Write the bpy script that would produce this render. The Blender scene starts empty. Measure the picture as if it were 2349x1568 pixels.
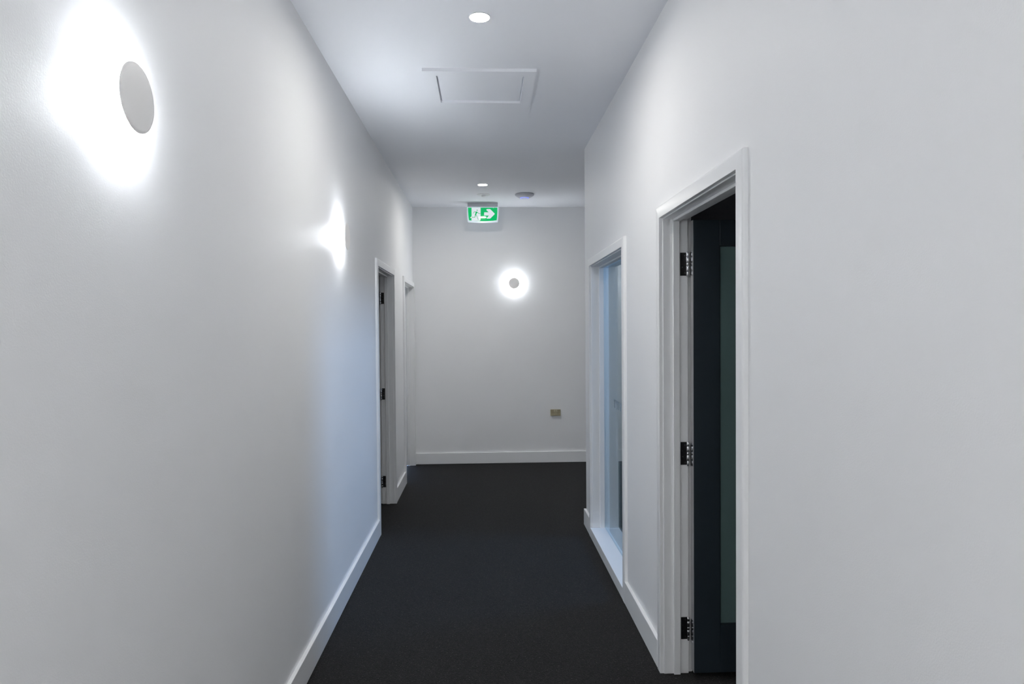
import bpy, bmesh, math, random
from mathutils import Vector, Matrix
random.seed(7)
S = bpy.context.scene
COL = S.collection

# ------------------------------------------------------------------ camera
F_PX, YAW, PITCH, ROLL, EYE = 1566.0, 0.0410, -0.0195, -0.0075, 1.55
fw = Vector((math.sin(YAW)*math.cos(PITCH), math.cos(YAW)*math.cos(PITCH), math.sin(PITCH)))
rt = Vector((math.cos(YAW), -math.sin(YAW), 0.0))
up = rt.cross(fw)
cr, sr = math.cos(ROLL), math.sin(ROLL)
rt, up = rt*cr + up*sr, up*cr - rt*sr
cd = bpy.data.cameras.new('camera'); cam = bpy.data.objects.new('camera', cd); COL.objects.link(cam)
M = Matrix.Identity(4)
for i in range(3):
    M[i][0], M[i][1], M[i][2] = rt[i], up[i], -fw[i]
M[2][3] = EYE
cam.matrix_world = M
cd.sensor_fit = 'HORIZONTAL'; cd.sensor_width = 36.0; cd.lens = F_PX/2349*36.0
cd.clip_start = 0.02
S.camera = cam

# ------------------------------------------------------------------ view, world
S.view_settings.view_transform = 'Standard'
S.view_settings.look = 'None'
S.view_settings.exposure = 0.72
S.view_settings.gamma = 1.0
S.view_settings.use_curve_mapping = False
S.cycles.max_bounces = 14
S.cycles.diffuse_bounces = 10
S.cycles.use_denoising = True
S.cycles.sample_clamp_indirect = 6.0
S.cycles.caustics_reflective = False
S.cycles.caustics_refractive = False

L_DOWN = 400.0        # radiance of the downlight diffusers
L_FILL = 4.7           # radiance of the added fill panel behind the viewer
L_SCONCE = 385.0      # radiance of the sconces' hidden LED rings
SKY = 26.0             # dusk sky through the side room's window

w = bpy.data.worlds.new('sky'); S.world = w; w.use_nodes = True
bg = w.node_tree.nodes['Background']
bg.inputs[0].default_value = (0.43, 0.625, 1.0, 1); bg.inputs[1].default_value = SKY
pd = bpy.data.lights.new('window_portal', 'AREA'); pd.shape = 'RECTANGLE'; pd.size = 1.2; pd.size_y = 0.95
pd.cycles.is_portal = True
po = bpy.data.objects.new('window_portal', pd); COL.objects.link(po)
po.location = (3.46, 4.68, 2.375); po.rotation_euler = (0, math.radians(90), 0)

# ------------------------------------------------------------------ dimensions
WL, WR, H = -0.8065, 0.7956, 2.945
YE, YC = 7.872, 5.327                       # end wall, corner where the side passage opens
TW = 0.112                                   # wall thickness
SK, ST = 0.126, 0.018                        # skirting height, thickness
YB = -2.9                                    # wall behind the viewer
AR = 0.055                                   # architrave width
XE = 3.40                                    # far side of the rooms on the right

# ------------------------------------------------------------------ materials
def mat(name, col, rough=0.5, metal=0.0, spec=0.5, emit=None, estr=0.0, coat=0.0):
    m = bpy.data.materials.new(name); m.use_nodes = True
    b = m.node_tree.nodes['Principled BSDF']
    b.inputs['Base Color'].default_value = (*col, 1)
    b.inputs['Roughness'].default_value = rough
    b.inputs['Metallic'].default_value = metal
    b.inputs['Specular IOR Level'].default_value = spec
    b.inputs['Coat Weight'].default_value = coat
    b.inputs['Coat Roughness'].default_value = 0.04
    if emit:
        b.inputs['Emission Color'].default_value = (*emit, 1)
        b.inputs['Emission Strength'].default_value = estr
    return m

def bump(m, scale, dist, strength=1.0, detail=3.0, colvar=None):
    nt = m.node_tree; N = nt.nodes; L = nt.links; b = N['Principled BSDF']
    tc = N.new('ShaderNodeTexCoord'); n = N.new('ShaderNodeTexNoise')
    n.inputs['Scale'].default_value = scale; n.inputs['Detail'].default_value = detail
    L.new(tc.outputs['Object'], n.inputs['Vector'])
    bp = N.new('ShaderNodeBump'); bp.inputs['Distance'].default_value = dist; bp.inputs['Strength'].default_value = strength
    L.new(n.outputs['Fac'], bp.inputs['Height']); L.new(bp.outputs['Normal'], b.inputs['Normal'])
    if colvar:
        c = b.inputs['Base Color'].default_value
        r = N.new('ShaderNodeValToRGB'); n2 = N.new('ShaderNodeTexNoise'); n2.inputs['Scale'].default_value = 1.7
        L.new(tc.outputs['Object'], n2.inputs['Vector'])
        r.color_ramp.elements[0].position = .3; r.color_ramp.elements[1].position = .7
        r.color_ramp.elements[0].color = (c[0]*(1-colvar), c[1]*(1-colvar), c[2]*(1-colvar), 1)
        r.color_ramp.elements[1].color = tuple(c)
        L.new(n2.outputs['Fac'], r.inputs['Fac']); L.new(r.outputs['Color'], b.inputs['Base Color'])
    return m

M_WALL = bump(mat('wall_paint', (0.87, 0.872, 0.878), 0.55, spec=0.3), 260, 0.0006, 0.35, colvar=.015)
M_CEIL = bump(mat('ceiling_paint', (0.855, 0.866, 0.90), 0.8, spec=0.2), 180, 0.0004, 0.3, colvar=.01)
M_TRIM = bump(mat('trim_gloss_paint', (0.855, 0.86, 0.865), 0.33, spec=0.45), 25, 0.0006, 0.25)
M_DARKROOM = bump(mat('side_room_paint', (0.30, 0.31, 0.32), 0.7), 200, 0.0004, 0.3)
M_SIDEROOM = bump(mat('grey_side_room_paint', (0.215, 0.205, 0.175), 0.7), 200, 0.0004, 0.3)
M_NAVY = bump(mat('navy_door_paint', (0.022, 0.032, 0.041), 0.38, spec=0.5), 60, 0.0003, 0.3)
M_TEAL = bump(mat('frosted_teal_glass', (0.135, 0.205, 0.20), 0.30, spec=0.6), 90, 0.0002, 0.3)
M_CHROME = bump(mat('polished_steel', (0.72, 0.73, 0.75), 0.16, 1.0), 300, 0.0001, 0.2)
M_DARKREFL = bump(mat('dark_reflection_steel', (0.010, 0.010, 0.011), 0.30, 0.0), 300, 0.0001, 0.2)  # steel leaf; its reflection of the dark door put into the colour
M_SCREW = bump(mat('screw_steel', (0.38, 0.39, 0.40), 0.25, 1.0), 300, 0.0001, 0.2)
M_PLASTIC = bump(mat('white_plastic', (0.76, 0.77, 0.78), 0.35), 120, 0.0001, 0.2)
M_PLATE = bump(mat('sconce_face', (0.93, 0.915, 0.895), 0.45), 160, 0.0001, 0.2)
M_GREYPL = bump(mat('grey_plastic', (0.52, 0.53, 0.57), 0.4), 120, 0.0001, 0.2)
M_BEIGE = bump(mat('aged_beige_plastic', (0.44, 0.385, 0.25), 0.42), 90, 0.0002, 0.2, colvar=.25)
M_BEIGE2 = bump(mat('aged_beige_rocker', (0.55, 0.51, 0.36), 0.4), 90, 0.0002, 0.2)
M_GREEN = bump(mat('exit_green', (0.0, 0.30, 0.075), 0.035, emit=(0.0, 1.0, 0.27), estr=0.20), 40, 0.00002, 0.1)
M_PICTO = bump(mat('exit_white', (0.55, 0.58, 0.60), 0.035, emit=(0.90, 0.95, 1.0), estr=0.33), 40, 0.00002, 0.1)
M_SIGNRIM = bump(mat('exit_rim_acrylic', (0.60, 0.68, 0.73), 0.18, emit=(0.78, 0.92, 1.0), estr=0.20), 40, 0.00005, 0.1)
M_BLUELED = bump(mat('blue_led_ring', (0.3, 0.34, 0.6), 0.4, emit=(0.16, 0.22, 1.0), estr=0.75), 40, 0.00005, 0.1)
M_DOWN = mat('downlight_diffuser', (0.9, 0.9, 0.9), 0.4, emit=(1.0, 0.975, 0.93), estr=L_DOWN)
M_LED = mat('sconce_led', (0.9, 0.9, 0.9), 0.4, emit=(0.89, 0.945, 1.0), estr=L_SCONCE)
M_LIP = bump(mat('grey_primed_edge', (0.30, 0.30, 0.31), 0.5), 90, 0.0002, 0.2)
M_LED2 = mat('sconce_led_end', (0.9, 0.9, 0.9), 0.4, emit=(0.89, 0.945, 1.0), estr=L_SCONCE*.90)
M_SLOT = bump(mat('slot_shadow_brown', (0.16, 0.135, 0.09), 0.6), 90, 0.0002, 0.2)
M_ETCH = bump(mat('frosted_vinyl', (0.30, 0.36, 0.40), 0.6), 200, 0.0001, 0.2)

def carpet():
    m = bpy.data.materials.new('charcoal_carpet'); m.use_nodes = True
    nt = m.node_tree; N = nt.nodes; L = nt.links; b = N['Principled BSDF']
    b.inputs['Roughness'].default_value = 0.95; b.inputs['Specular IOR Level'].default_value = 0.08
    b.inputs['Sheen Weight'].default_value = 0.05; b.inputs['Sheen Roughness'].default_value = 0.6
    tc = N.new('ShaderNodeTexCoord')
    v = N.new('ShaderNodeTexVoronoi'); v.inputs['Scale'].default_value = 190
    n = N.new('ShaderNodeTexNoise'); n.inputs['Scale'].default_value = 115; n.inputs['Detail'].default_value = 6; n.inputs['Distortion'].default_value = 2.2
    n2 = N.new('ShaderNodeTexNoise'); n2.inputs['Scale'].default_value = 150; n2.inputs['Detail'].default_value = 2
    n3 = N.new('ShaderNodeTexNoise'); n3.inputs['Scale'].default_value = 2.2
    for q in (v, n, n2, n3): L.new(tc.outputs['Object'], q.inputs['Vector'])
    r = N.new('ShaderNodeValToRGB')
    e = r.color_ramp.elements
    e[0].position = 0.40; e[0].color = (0.0028, 0.0028, 0.0028, 1)
    e[1].position = 0.62; e[1].color = (0.0175, 0.0171, 0.0168, 1)
    L.new(n.outputs['Fac'], r.inputs['Fac'])
    r2 = N.new('ShaderNodeValToRGB')                       # sparse pale flecks of fibre
    r2.color_ramp.elements[0].position = 0.63; r2.color_ramp.elements[0].color = (0, 0, 0, 1)
    r2.color_ramp.elements[1].position = 0.72; r2.color_ramp.elements[1].color = (1, 1, 1, 1)
    L.new(n2.outputs['Fac'], r2.inputs['Fac'])
    mx = N.new('ShaderNodeMixRGB'); mx.inputs[2].default_value = (0.075, 0.072, 0.070, 1)
    L.new(r2.outputs['Color'], mx.inputs[0]); L.new(r.outputs['Color'], mx.inputs[1])
    mr = N.new('ShaderNodeMapRange'); mr.inputs['To Min'].default_value = 0.85; mr.inputs['To Max'].default_value = 1.12
    L.new(n3.outputs['Fac'], mr.inputs['Value'])
    mm = N.new('ShaderNodeMixRGB'); mm.blend_type = 'MULTIPLY'; mm.inputs[0].default_value = 1
    L.new(mx.outputs[0], mm.inputs[1]); L.new(mr.outputs['Result'], mm.inputs[2])
    L.new(mm.outputs[0], b.inputs['Base Color'])
    ad = N.new('ShaderNodeMath'); ad.operation = 'SUBTRACT'
    L.new(n.outputs['Fac'], ad.inputs[0]); L.new(v.outputs['Distance'], ad.inputs[1])
    bp = N.new('ShaderNodeBump'); bp.inputs['Distance'].default_value = 0.0016; bp.inputs['Strength'].default_value = 0.7
    L.new(ad.outputs[0], bp.inputs['Height']); L.new(bp.outputs['Normal'], b.inputs['Normal'])
    return m
M_CARPET = carpet()

def glass():
    m = bpy.data.materials.new('sidelight_glass'); m.use_nodes = True
    nt = m.node_tree; N = nt.nodes; L = nt.links; N.clear()
    o = N.new('ShaderNodeOutputMaterial'); mx = N.new('ShaderNodeMixShader')
    t = N.new('ShaderNodeBsdfTransparent'); t.inputs[0].default_value = (0.84, 0.92, 0.95, 1)
    g = N.new('ShaderNodeBsdfGlossy'); g.inputs['Roughness'].default_value = 0.0; g.inputs[0].default_value = (0.9, 0.96, 1, 1)
    f = N.new('ShaderNodeFresnel'); ge = N.new('ShaderNodeNewGeometry'); io = N.new('ShaderNodeMix')      # same reflectance on both faces of the pane
    io.inputs[2].default_value = 1.9; io.inputs[3].default_value = 1/1.9
    L.new(ge.outputs['Backfacing'], io.inputs[0]); L.new(io.outputs[0], f.inputs['IOR'])
    L.new(f.outputs[0], mx.inputs[0]); L.new(t.outputs[0], mx.inputs[1]); L.new(g.outputs[0], mx.inputs[2])
    L.new(mx.outputs[0], o.inputs[0])
    return m
M_GLASS = glass()

# ------------------------------------------------------------------ helpers
def box(bm, x0, x1, y0, y1, z0, z1, bev=0.0, seg=2):
    if x0 > x1: x0, x1 = x1, x0
    if y0 > y1: y0, y1 = y1, y0
    r = bmesh.ops.create_cube(bm, size=1.0)
    for v in r['verts']:
        v.co = Vector(((x0+x1)/2+v.co.x*(x1-x0), (y0+y1)/2+v.co.y*(y1-y0), (z0+z1)/2+v.co.z*(z1-z0)))
    if bev:
        ed = set(e for v in r['verts'] for e in v.link_edges)
        bmesh.ops.bevel(bm, geom=list(ed), offset=bev, segments=seg, affect='EDGES', profile=0.5)

def lathe(bm, prof, n=64, axis='Z', loc=(0, 0, 0), flip=False):
    """prof: (radius, height) pairs turned around an axis; radius 0 closes the end"""
    rings = []
    def P(r, h, a):
        c, s = r*math.cos(a), r*math.sin(a)
        v = {'Z': (c, s, h), 'X': (h, c, s), 'Y': (s, h, c)}[axis]
        return Vector(v)+Vector(loc)
    for r, h in prof:
        if r == 0: rings.append([bm.verts.new(P(0, h, 0))])
        else: rings.append([bm.verts.new(P(r, h, 2*math.pi*k/n)) for k in range(n)])
    for a, b in zip(rings, rings[1:]):
        for k in range(n):
            k2 = (k+1) % n
            q = [a[k % len(a)], a[k2 % len(a)], b[k2 % len(b)], b[k % len(b)]]
            u = []
            for x in q:
                if x not in u: u.append(x)
            if len(u) > 2: bm.faces.new(u)

def prism(bm, pts, y0, y1):
    """outline in the X-Z plane, given thickness along Y"""
    a = [bm.verts.new((x, y0, z)) for x, z in pts]
    b = [bm.verts.new((x, y1, z)) for x, z in pts]
    bm.faces.new(a); bm.faces.new(b[::-1])
    for i in range(len(pts)):
        j = (i+1) % len(pts)
        bm.faces.new((a[j], a[i], b[i], b[j]))

def obj(name, bm, m, parent=None, smooth=False, origin=None):
    bmesh.ops.recalc_face_normals(bm, faces=bm.faces[:])
    if origin: bmesh.ops.translate(bm, verts=bm.verts[:], vec=-Vector(origin))
    me = bpy.data.meshes.new(name); bm.to_mesh(me); bm.free()
    me.materials.append(m)
    if smooth:
        me.shade_smooth()
        try: me.set_sharp_from_angle(angle=math.radians(35))
        except Exception: pass
    o = bpy.data.objects.new(name, me); COL.objects.link(o)
    if origin: o.location = origin
    if parent:
        o.parent = parent
    return o

def part(name, m, parent, *boxes, bev=0.0, smooth=False):
    bm = bmesh.new()
    for b in boxes: box(bm, *b, bev=bev)
    return obj(name, bm, m, parent, smooth)

def struct(name, m, *boxes, bev=0.0):
    o = part(name, m, None, *boxes, bev=bev); o['kind'] = 'structure'; return o

def empty(name, loc, label=None, cat=None, group=None, kind=None):
    o = bpy.data.objects.new(name, None); COL.objects.link(o); o.location = loc
    o.empty_display_size = 0.1
    if label: o['label'] = label
    if cat: o['category'] = cat
    if group: o['group'] = group
    if kind: o['kind'] = kind
    return o

# ------------------------------------------------------------------ openings
D1 = (2.081, 3.004, 2.034)      # right door  (near y, far y, head z)
W1 = (3.835, 5.020, 2.006)      # right sidelight
D2 = (5.180, 6.095, 2.030)      # left door, nearer
D3 = (6.905, 7.790, 2.030)      # left door, farther
WSILL = 0.068

# ------------------------------------------------------------------ room shell
struct('floor', M_CARPET, (-3.1, XE+.2, YB-.2, YE+.2, -0.12, 0.0))
struct('ceiling', M_CEIL, (-3.1, XE+.2, YB-.2, YE+.2, H, H+0.12))
G = 0.005      # plaster stands this far clear of the opening's lining
struct('wall_left', M_WALL,
       (WL-TW, WL, YB, D2[0]-G, 0, H), (WL-TW, WL, D2[1]+G, D3[0]-G, 0, H), (WL-TW, WL, D3[1]+G, YE, 0, H),
       (WL-TW, WL, D2[0]-G, D2[1]+G, D2[2]+G, H), (WL-TW, WL, D3[0]-G, D3[1]+G, D3[2]+G, H))
struct('wall_right', M_WALL,
       (WR, WR+TW, YB, D1[0]-G, 0, H), (WR, WR+TW, D1[1]+G, W1[0]-G, 0, H), (WR, WR+TW, W1[1]+G, YC, 0, H),
       (WR, WR+TW, D1[0]-G, D1[1]+G, D1[2]+G, H), (WR, WR+TW, W1[0]-G, W1[1]+G, W1[2]+G, H),
       (WR, WR+TW, W1[0]-G, W1[1]+G, 0, WSILL-.022),
       )
struct('wall_end', M_WALL, (WL-TW, XE, YE, YE+TW, 0, H))
struct('wall_behind', M_WALL, (WL-TW, WR+TW, YB-TW, YB, 0, H))
struct('wall_passage', M_WALL, (WR+TW, XE, YC-TW, YC, 0, H))
struct('wall_passage_end', M_WALL, (XE, XE+TW, YC-TW, YE, 0, H))
struct('wall_room_partition', M_WALL, (WR+TW, XE, 3.22, 3.22+TW, 0, H))
WX0, WX1, WZ0, WZ1 = 4.20, 5.16, 2.05, 2.90      # outside window of the side room (y, y, z, z)
struct('wall_outside', M_WALL, (XE, XE+TW, 3.22, WX0, 0, H), (XE, XE+TW, WX1, YC-TW, 0, H),
       (XE, XE+TW, WX0, WX1, 0, WZ0), (XE, XE+TW, WX0, WX1, WZ1, H))
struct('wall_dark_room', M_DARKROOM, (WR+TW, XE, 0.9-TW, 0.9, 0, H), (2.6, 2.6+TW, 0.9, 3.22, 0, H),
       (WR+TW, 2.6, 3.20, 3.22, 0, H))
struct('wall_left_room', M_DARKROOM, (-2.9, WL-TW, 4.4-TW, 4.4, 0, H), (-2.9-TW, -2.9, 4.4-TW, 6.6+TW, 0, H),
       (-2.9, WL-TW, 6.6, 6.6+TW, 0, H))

struct('wall_side_room', M_SIDEROOM, (WR+TW+.03, XE, YC-TW-.012, YC-TW, 0, H), (WR+TW, XE-.012, 3.22+TW, 3.22+TW+.012, 0, H),
       (XE-.012, XE, 3.22+TW+.012, WX0, 0, H), (XE-.012, XE, WX0, YC-TW-.012, 0, WZ0))
# outside window of the side room, its glass and sill
w2 = empty('window_2', (XE, (WX0+WX1)/2, WZ0), kind='structure')
def local(parent, boxes):
    p = parent.location
    return [(a-p.x, b-p.x, c-p.y, d-p.y, e-p.z, f-p.z) for a, b, c, d, e, f in boxes]
def wpart(name, m, parent, *boxes, bev=0.0, smooth=False):
    return part(name, m, parent, *local(parent, boxes), bev=bev, smooth=smooth)
wpart('window_frame', M_TRIM, w2, (XE+.02, XE+.07, WX0, WX0+.05, WZ0, WZ1), (XE+.02, XE+.07, WX1-.05, WX1, WZ0, WZ1),
      (XE+.02, XE+.07, WX0+.05, WX1-.05, WZ0, WZ0+.05), (XE+.02, XE+.07, WX0+.05, WX1-.05, WZ1-.05, WZ1), bev=.003)
wpart('window_sill', M_TRIM, w2, (XE-.05, XE+.02, WX0-.02, WX1+.02, WZ0, WZ0+.02), bev=.003)
wpart('mullion', M_TRIM, w2, (XE+.025, XE+.065, (WX0+WX1)/2-.02, (WX0+WX1)/2+.02, WZ0+.05, WZ1-.05), bev=.003)

# ------------------------------------------------------------------ skirting boards
def skirt(name, *boxes):
    return struct(name, M_TRIM, *boxes, bev=0.0025)
def sk_left(name, y0, y1):
    return skirt(name, (WL, WL+ST, y0, y1, 0, SK))
AO = AR
sk_left('baseboard_left_near', YB, D2[0]-AO)
sk_left('baseboard_left_between_doors', D2[1]+AO, D3[0]-AO)
skirt('baseboard_right_near', (WR-ST, WR, YB, D1[0]-AO, 0, SK))
skirt('baseboard_right_middle', (WR-ST, WR, D1[1]+AO, W1[0]-AO, 0, SK))
skirt('baseboard_right_corner', (WR-ST, WR, W1[1]+AO, YC+ST, 0, SK), (WR, XE, YC, YC+ST, 0, SK))
skirt('baseboard_end', (WL+.001, XE, YE-ST, YE, 0, SK))

# ------------------------------------------------------------------ door and window linings
def lining(parent, side, y0, y1, zt, z0=0.0, stop=True, sill=False):
    """side=+1: opening in the right wall (room beyond at +X); -1: left wall"""
    X = WR if side > 0 else -WL
    s = side
    def bx(a, b, c, d, e, f): return (s*a, s*b, c, d, e, f)
    arx0, arx1 = X-ST, X
    # architrave: two legs and a head, mitred, bullnosed on the outer edge
    prof = [(0, 0), (0, .0168), (.0012, .018), (.0460, .018), (.0505, .0170), (.0535, .0145), (AR, .0105), (AR, 0)]
    P = parent.location
    for ends in (((y0, -1, 0, 0), (y0, -1, zt, 1)), ((y0, -1, zt, 1), (y1, 1, zt, 1)), ((y1, 1, zt, 1), (y1, 1, 0, 0))):
        bm = bmesh.new(); rings = []
        for (yy, sy_, zz, sz_) in ends:
            rings.append([bm.verts.new((s*(X-t_)-P.x, yy+sy_*d-P.y, zz+sz_*d-P.z)) for d, t_ in prof])
        n = len(prof)
        for k_ in range(n):
            bm.faces.new((rings[0][k_], rings[0][(k_+1) % n], rings[1][(k_+1) % n], rings[1][k_]))
        bm.faces.new(rings[0]); bm.faces.new(rings[1][::-1])
        obj('architrave', bm, M_TRIM, parent, True)
    bx0, bx1 = X+TW, X+TW+ST                     # room-side architrave
    wpart('architrave', M_TRIM, parent, bx(bx0, bx1, y0-AR-.003, y0-.007, 0, zt+.007), bev=.0025)
    wpart('architrave', M_TRIM, parent, bx(bx0, bx1, y1+.007, y1+AR+.003, 0, zt+.007), bev=.0025)
    wpart('architrave', M_TRIM, parent, bx(bx0, bx1, y0-AR-.003, y1+AR+.003, zt+.007, zt+AR+.003), bev=.0025)
    q = 0.005                                    # quirk: lining set back from the architrave edge
    jx0, jx1 = X-0.001, X+TW-0.002
    # linings sit in the wall; the architrave laps over them by the quirk
    wpart('jamb', M_TRIM, parent, bx(jx0, jx1, y0-q, y0+q, z0, zt), bev=.0012)
    wpart('jamb', M_TRIM, parent, bx(jx0, jx1, y1-q, y1+q, z0, zt), bev=.0012)
    wpart('head_jamb', M_TRIM, parent, bx(jx0, jx1, y0-q, y1+q, zt-q, zt+q), bev=.0012)
    if stop:
        sx0, sx1 = X+0.041, X+0.071
        wpart('door_stop', M_TRIM, parent, bx(sx0, sx1, y0+q, y0+q+.012, 0, zt-q), bev=.0025)
        wpart('door_stop', M_TRIM, parent, bx(sx0, sx1, y1-q-.012, y1-q, 0, zt-q), bev=.0025)
        wpart('door_stop', M_TRIM, parent, bx(sx0, sx1, y0+q+.012, y1-q-.012, zt-q-.012, zt-q), bev=.0025)

def hinge(parent, side, ypin, z0, z1, jy):
    """butt hinge at the far jamb; leaf let into the rebate, knuckle on the room side"""
    X = WR if side > 0 else -WL
    s = side; L = parent.location
    h = empty('hinge', (0, 0, 0)); h.parent = parent
    h.location = (s*(X+.075)-L.x, jy-L.y, z0-L.z)
    hb = h.location + L
    def hp(name, m, bm, smooth=False):
        bmesh.ops.translate(bm, verts=bm.verts[:], vec=-hb)
        return obj(name, bm, m, h, smooth)
    bm = bmesh.new(); box(bm, s*(X+.0755), s*(X+.1045), jy-.0018, jy+.001, z0, z1, bev=.0006); hp('hinge_leaf', M_DARKREFL, bm)
    # door-edge leaf
    bm = bmesh.new(); box(bm, s*(X+.1160), s*(X+.1172), ypin-.040, ypin-.006, z0, z1); hp('hinge_leaf', M_CHROME, bm)
    zs = [z0-.004, z0+.012, z0+.036, z0+.052, z0+.076, z1, z1+.004]
    bm = bmesh.new()
    px = s*(X+.1060)
    segs = [(z0+.0005, z0+.0185, .0052), (z0+.0200, z0+.0440, .0068), (z0+.0455, z0+.0575, .0060), (z0+.0590, z0+.0830, .0068), (z0+.0845, z1, .0062)]
    for a, b, r in segs:
        lathe(bm, [(0, a), (r*.9, a), (r, a+.001), (r, b-.001), (r*.9, b), (0, b)], 20, 'Z', (px, ypin, 0))
    lathe(bm, [(0, z0-.005), (.003, z0-.004), (.0045, z0), (0, z0)], 20, 'Z', (px, ypin, 0))
    lathe(bm, [(0, z1), (.0045, z1), (.003, z1+.004), (0, z1+.005)], 20, 'Z', (px, ypin, 0))
    hp('knuckle', M_CHROME, bm, True)
    for k, (dz, dx) in enumerate([(.012, .095), (.037, .085), (.062, .085), (.088, .095)]):
        bm = bmesh.new()
        lathe(bm, [(0, -.0012), (.0026, -.0010), (.0032, 0), (0, 0)], 14, 'Y', (s*(X+dx), jy-.0018, z0+dz))
        hp('screw', M_SCREW, bm, True)
    return h

def open_leaf(parent, side, yf, w, ztop, glazed=True):
    """door leaf standing open at right angles to the wall; its corridor face looks back at the viewer"""
    X = WR if side > 0 else -WL
    s = side; L = parent.location
    x0 = X+.1185; y0, y1 = yf, yf+.038; zb = 0.026
    lf = empty('door_leaf', (0, 0, 0)); lf.parent = parent; lf.location = (s*x0-L.x, y0-L.y, zb-L.z)
    O = lf.location + L
    st, tr, br = .117, .112, .212
    def lp(name, m, a, b, c, d, e, f, bev=.0015):
        bm = bmesh.new(); box(bm, s*a, s*b, c, d, e, f, bev=bev); bmesh.ops.translate(bm, verts=bm.verts[:], vec=-O)
        return obj(name, bm, m, lf)
    e = .0004
    lp('stile', M_NAVY, x0, x0+st, y0, y1, zb, ztop)
    lp('stile', M_NAVY, x0+w-st, x0+w, y0, y1, zb, ztop)
    lp('rail', M_NAVY, x0+st+e, x0+w-st-e, y0+.0004, y1-.0004, ztop-tr, ztop)
    lp('rail', M_NAVY, x0+st+e, x0+w-st-e, y0+.0004, y1-.0004, zb, zb+br)
    lp('glass_panel', M_TEAL, x0+st, x0+w-st, y0+.012, y1-.012, zb+br, ztop-tr, bev=0)
    lp('edge_lipping', M_LIP, x0-.0008, x0+.0030, y0+.0012, y1-.0005, zb+.001, ztop-.001, bev=0)
    # glazing beads round the panel
    b = .004
    lp('glazing_bead', M_NAVY, x0+st, x0+st+b, y0+.0065, y0+.012, zb+br, ztop-tr, bev=.001)
    lp('glazing_bead', M_NAVY, x0+w-st-b, x0+w-st, y0+.0065, y0+.012, zb+br, ztop-tr, bev=.001)
    lp('glazing_bead', M_NAVY, x0+st+b, x0+w-st-b, y0+.0065, y0+.012, zb+br, zb+br+b, bev=.001)
    lp('glazing_bead', M_NAVY, x0+st+b, x0+w-st-b, y0+.0065, y0+.012, ztop-tr-b, ztop-tr, bev=.001)
    return lf

# near right door
d1 = empty('door_1', (WR, (D1[0]+D1[1])/2, 0), kind='structure')
lining(d1, +1, *D1)
jy = D1[1]-.005
for a, b in ((1.779, 1.881), (0.938, 1.040), (0.155, 0.254)):
    hinge(d1, +1, jy-.008, a, b, jy)
open_leaf(d1, +1, 2.946, .82, 2.018)

# left door, nearer
d2 = empty('door_2', (WL, (D2[0]+D2[1])/2, 0), kind='structure')
lining(d2, -1, *D2)
jy = D2[1]-.005
for a, b in ((1.777, 1.877), (0.930, 1.030), (0.150, 0.250)):
    hinge(d2, -1, jy-.008, a, b, jy)
open_leaf(d2, -1, D2[1]-.058, .82, 2.014)

# left door, farther: shut at the back of its lining
d3 = empty('door_3', (WL, (D3[0]+D3[1])/2, 0), kind='structure')
lining(d3, -1, *D3)
wpart('door_leaf', M_TRIM, d3, (WL-.073, WL-TW+.001, D3[0]+.007, D3[1]-.007, .012, D3[2]-.008), bev=.002)

# sidelight window
w1 = empty('window_1', (WR, (W1[0]+W1[1])/2, 0), kind='structure')
lining(w1, +1, *W1, z0=WSILL, stop=False)
GX = WR+.092
wpart('apron', M_TRIM, w1, (WR-ST, WR, W1[0], W1[1], 0, WSILL-.001), bev=.0015)
wpart('window_sill', M_TRIM, w1, (WR-.0175, WR+TW-.002, W1[0]+.0052, W1[1]-.0052, WSILL-.02, WSILL), bev=.002)
b = .010
for nm, bxs in (('glazing_bead', (WR+.056, GX-.003, W1[0]+.005, W1[0]+.005+b, WSILL, W1[2]-.005)),
                ('glazing_bead', (WR+.056, GX-.003, W1[1]-.005-b*.8, W1[1]-.005, WSILL, W1[2]-.005)),
                ('glazing_bead', (WR+.056, GX-.003, W1[0]+.015, W1[1]-.0131, W1[2]-.005-b, W1[2]-.005)),
                ('glazing_bead', (GX+.004, GX+.012, W1[0]+.005, W1[1]-.005, WSILL, WSILL+.003))):
    wpart(nm, M_TRIM, w1, bxs, bev=.0008)
gp = wpart('glass_pane', M_GLASS, w1, (GX-.003, GX+.003, W1[0]+.006, W1[1]-.006, WSILL+.001, W1[2]-.006))
gp['label'] = 'clear bluish glass pane reflecting the corridor'
# frosted lettering on the pane, only its far end can be seen past the architrave
def stroke(bm, pts, wd, x):
    for (ya, za), (yb, zb) in zip(pts, pts[1:]):
        d = Vector((0, yb-ya, zb-za)).normalized(); n = Vector((0, -d.z, d.y))*wd/2
        a = Vector((x, ya, za)); c = Vector((x, yb, zb))
        q = [a+n, a-n, c-n, c+n]
        f = [bm.verts.new(v) for v in q]; g = [bm.verts.new(v-Vector((.0006, 0, 0))) for v in q]
        bm.faces.new(f); bm.faces.new(g[::-1])
        for i in range(4): bm.faces.new((f[i], f[(i+1) % 4], g[(i+1) % 4], g[i]))
bm = bmesh.new(); kx = 0.0
zt_, zb_ = 1.060, 1.008
for pts in ([(4.625, zt_), (4.600, 1.042)], [(4.575, zt_), (4.600, 1.042)], [(4.600, 1.040), (4.600, zb_)],
            [(4.545, zt_), (4.52, zb_)], [(4.52, zb_), (4.495, zt_)],
            [(4.46, zt_), (4.46, zb_)], [(4.40, zt_), (4.40, zb_)]):
    kx = kx+.00012; stroke(bm, pts, .014, GX-.0031-kx)
bmesh.ops.translate(bm, verts=bm.verts[:], vec=-w1.location)
obj('glass_lettering', bm, M_ETCH, w1)

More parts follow.
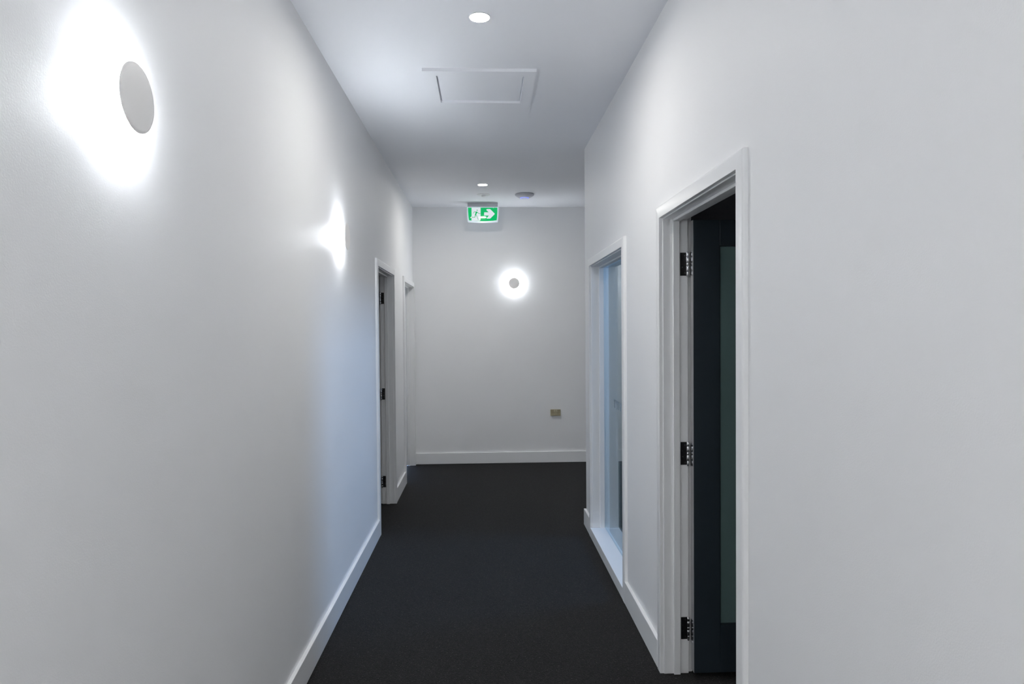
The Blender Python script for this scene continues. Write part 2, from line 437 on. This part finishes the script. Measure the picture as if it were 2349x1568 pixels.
# ------------------------------------------------------------------ downlights
def downlight(x, y, label):
    t = empty('recessed_downlight', (x, y, H), label, 'downlight', 'round downlights down the middle of the ceiling')
    bm = bmesh.new()
    lathe(bm, [(.047, 0), (.0475, -.0025), (.0468, -.0050), (.0445, -.0056), (.0430, -.003), (.0425, 0)], 64)
    obj('trim_ring', bm, M_PLASTIC, t, True)
    bm = bmesh.new(); lathe(bm, [(.0425, -.0008), (.030, -.0012), (0, -.0014)], 64)
    obj('diffuser', bm, M_DOWN, t, True)
    return t
downlight(-.008, 3.082, 'bright recessed ceiling downlight in front of the access hatch, the nearer one')
downlight(-.001, 6.636, 'small bright recessed ceiling downlight just in front of the green exit sign')
downlight(-.008, -0.472, 'added recessed ceiling downlight, unseen behind the viewer')  # added, unseen: continues the row to light the near walls

# added fill panel, unseen behind the viewer, brightens the near corridor
M_FILL = mat('fill_panel_diffuser', (0.9, 0.9, 0.9), 0.5, emit=(1.0, 0.99, 0.97), estr=L_FILL)
t = empty('fill_panel_light', (0, -1.75, H), 'added flat rectangular fill panel on the ceiling, unseen behind the viewer', 'added fill light')
part('fill_panel_frame', M_PLASTIC, t, (-.32, .32, -.62, -.60, -.022, 0), (-.32, .32, .60, .62, -.022, 0), (-.32, -.30, -.60, .60, -.022, 0), (.30, .32, -.60, .60, -.022, 0))
part('diffuser', M_FILL, t, (-.30, .30, -.60, .60, -.003, -.001))

# ------------------------------------------------------------------ wall sconces
def sconce(loc, nrm, R, label, led=None):
    """round plate on a short stem; the LED ring on the plate's back washes the wall"""
    t = empty('wall_sconce', loc, label, 'wall light', 'round halo wall lights')
    t.rotation_euler = nrm
    # local +X is away from the wall
    so = 0.046
    bm = bmesh.new(); lathe(bm, [(0, 0), (.040, 0), (.040, .0035), (.038, .0042), (.029, .0042), (.029, so), (0, so)], 48, 'X')
    obj('wall_mount', bm, M_PLASTIC, t, True)
    bm = bmesh.new()
    lathe(bm, [(0, so), (R*.97, so), (R, so+.0006), (R, so+.0018), (R*.985, so+.0026), (R*.9, so+.0030), (0, so+.0032)], 96, 'X')
    obj('face_plate', bm, M_PLATE, t, True)
    bm = bmesh.new(); lathe(bm, [(.0300, .0045), (R*.709, .0047), (R*.722, .0055), (R*.722, .0150), (R*.709, .0158), (.0300, .0160)], 64, 'X')
    obj('led_ring', bm, led or M_LED, t, True)
    return t
PI = math.pi
sconce((WL, 1.548, 2.064), (0, 0, 0), .0755, 'largest round white wall light with bright halo, nearest on the left wall')
sconce((WL, 3.867, 2.073), (0, 0, 0), .0755, 'round wall light seen almost edge-on, farther along the left wall before the doors')
sconce((.350, YE, 2.070), (0, 0, -PI/2), .0635, 'small round wall light facing the viewer on the end wall', M_LED2)
sconce((WL, -0.771, 2.064), (0, 0, 0), .0755, 'added round white wall light on the left wall, unseen behind the viewer')  # added out of view to raise the ambient light near the camera
sconce((XE, 7.50, 2.07), (0, 0, PI), .0755, 'round wall light out of sight round the corner of the side passage')

# ------------------------------------------------------------------ ceiling access hatch
hx0, hx1, hy0, hy1, hz = -.320, .296, 3.690, 4.272, H-.0165
ix0, ix1, iy0, iy1 = -.250, .232, 3.760, 4.200
t = empty('ceiling_access_hatch', ((hx0+hx1)/2, (hy0+hy1)/2, H), 'square white access hatch with raised frame set in the corridor ceiling', 'access hatch')
for a in ((hx0, ix0, hy0, hy1, hz, H), (ix1, hx1, hy0, hy1, hz, H), (ix0, ix1, hy0, iy0, hz, H), (ix0, ix1, iy1, hy1, hz, H)):
    wpart('frame_strip', M_CEIL, t, a)
wpart('hatch_panel', M_CEIL, t, (ix0+.004, ix1-.004, iy0+.004, iy1-.004, H-.004, H), bev=.001)

# ------------------------------------------------------------------ exit sign
sx, sy, szt = -.0015, 7.600, 2.902
t = empty('exit_sign', (sx, sy, H), 'green and white running man exit sign with right arrow hanging from ceiling', 'exit sign')
k = .353/73.0/15.68          # metres per unit of the measured drawing
def U(x, y): return ((x-907)*k, szt-H-(y-530)*k)
def sprism(name, m, outlines, y0, y1):
    bm = bmesh.new()
    for o in outlines: prism(bm, o, y0, y1)
    return obj(name, bm, m, t)
# ceiling bracket with its sloped underside
part('ceiling_bracket', M_GREYPL, t, (-.168, .168, -.018, .055, szt-H-.002, 0), bev=.003)
part('hanger_rail', M_SIGNRIM, t, (-.166, .166, -.010, .014, szt-H-.010, szt-H-.002), bev=.001)
def arc(x0, y0, x1, y1, sag, n=10):
    return [(x0+(x1-x0)*i/n, y0+(y1-y0)*i/n+sag*math.sin(math.pi*i/n)) for i in range(n+1)]
outer = [(352, 515), (1462, 515), (1478, 600), (1479, 700), (1462, 950), (1447, 1065)] + \
        arc(1430, 1082, 385, 1082, 24)[0:] + [(367, 1065), (350, 950), (335, 700), (336, 600)]
sprism('acrylic_frame', M_SIGNRIM, [[U(*p) for p in outer]], -.002, .006)
panel = [(378, 538), (1432, 538), (1432, 700), (1418, 900), (1402, 1015)] + arc(1395, 1020, 420, 1018, 28)[1:-1] + [(412, 1015), (395, 900), (380, 700)]
sprism('green_panel', M_GREEN, [[U(*p) for p in panel]], -.0030, -.002)
door = [(505, 565), (815, 565), (828, 580), (828, 875), (828, 1000), (800, 1028), (770, 1036), (505, 1030), (500, 990), (505, 935), (460, 935), (455, 915), (480, 895), (505, 872)]
sprism('doorway_symbol', M_PICTO, [[U(*p) for p in door]], -.0036, -.0030)
arrow = [(968, 728), (1118, 728), (1040, 655), (1038, 635), (1052, 615), (1160, 612), (1180, 620), (1330, 772), (1334, 788), (1328, 800), (1180, 945), (1160, 955), (1052, 955), (1044, 942), (1125, 845), (968, 845), (955, 832), (955, 741)]
sprism('arrow_symbol', M_PICTO, [[U(*p) for p in arrow]], -.0036, -.0030)
def cap(p, q, w):
    (x0, y0), (x1, y1) = p, q; a = math.atan2(y1-y0, x1-x0); r = w/2; o = []
    for i in range(7): th = a+math.pi/2+math.pi*i/6; o.append((x0+r*math.cos(th), y0+r*math.sin(th)))
    for i in range(7): th = a-math.pi/2+math.pi*i/6; o.append((x1+r*math.cos(th), y1+r*math.sin(th)))
    return o
man = [[(705+19*math.cos(i*PI/8), 655+19*math.sin(i*PI/8)) for i in range(16)],
       [(655, 708), (700, 705), (722, 735), (690, 770), (660, 835), (630, 848), (618, 835), (640, 770)]]
for p, q, wd in (((700, 712), (600, 712), 15), ((600, 712), (568, 765), 15), ((710, 725), (765, 775), 15), ((765, 775), (818, 777), 15),
                 ((645, 830), (618, 905), 20), ((618, 905), (515, 905), 18), ((672, 825), (742, 992), 15)):
    man.append(cap(p, q, wd))
sprism('running_man_symbol', M_GREEN, [[U(*p) for p in o] for o in man], -.0041, -.0036)
for c in (cap((905-30, 548), (905+30, 548), 26), cap((525, 545), (560, 545), 20), cap((1290, 530), (1285, 560), 34)):
    sprism('fixing_clip', M_SIGNRIM, [[U(*p) for p in c]], -.0050, -.0034)

# ------------------------------------------------------------------ other ceiling fittings
t = empty('ceiling_access_point', (.433, 7.10, H), 'domed white ceiling unit with a glowing blue ring, right of the exit sign', 'ceiling sensor')
bm = bmesh.new(); lathe(bm, [(0, 0), (.086, 0), (.098, -.004), (.100, -.010), (.097, -.016), (.080, -.028), (.062, -.037), (.050, -.040), (0, -.041)], 72)
obj('housing', bm, M_GREYPL, t, True)
bm = bmesh.new(); lathe(bm, [(.046, -.0405), (.046, -.0425), (.034, -.0430), (.034, -.0405)], 64)
obj('light_ring', bm, M_BLUELED, t, True)
bm = bmesh.new(); lathe(bm, [(.034, -.0405), (.033, -.0440), (.020, -.0455), (0, -.0460)], 48)
obj('centre_cap', bm, M_PLASTIC, t, True)

t = empty('ceiling_sensor', (.008, 7.135, H), 'flat white disc sensor with small centre boss between the far downlight and exit sign', 'ceiling sensor')
bm = bmesh.new(); lathe(bm, [(0, 0), (.068, 0), (.068, -.004), (.062, -.008), (.026, -.010), (0, -.010)], 56)
obj('base_disc', bm, M_PLASTIC, t, True)
bm = bmesh.new(); lathe(bm, [(.022, -.010), (.021, -.018), (.014, -.023), (0, -.024)], 40)
obj('centre_boss', bm, M_PLASTIC, t, True)

# ------------------------------------------------------------------ beige wall outlet
ox, oz = .820, .576
t = empty('wall_outlet', (ox, YE, oz), 'small beige-brown power outlet plate low on the end wall', 'power outlet')
part('back_box', M_BEIGE, t, (-.057, .057, -.014, 0, -.036, .036), bev=.004, smooth=False)
part('cover_plate', M_BEIGE, t, (-.059, .059, -.022, -.014, -.037, .038), bev=.004)
for dx in (-.012, .012):
    part('rocker_switch', M_BEIGE2, t, (dx-.008, dx+.008, -.026, -.022, .010, .031), bev=.0015)
for cx_ in (-.030, .030):
    bm = bmesh.new()
    box(bm, cx_-.010, cx_-.006, -.0224, -.0218, -.004, .006); box(bm, cx_+.006, cx_+.010, -.0224, -.0218, -.004, .006)
    box(bm, cx_-.0018, cx_+.0018, -.0224, -.0218, -.020, -.010)
    obj('socket_slots', bm, M_SLOT, t)
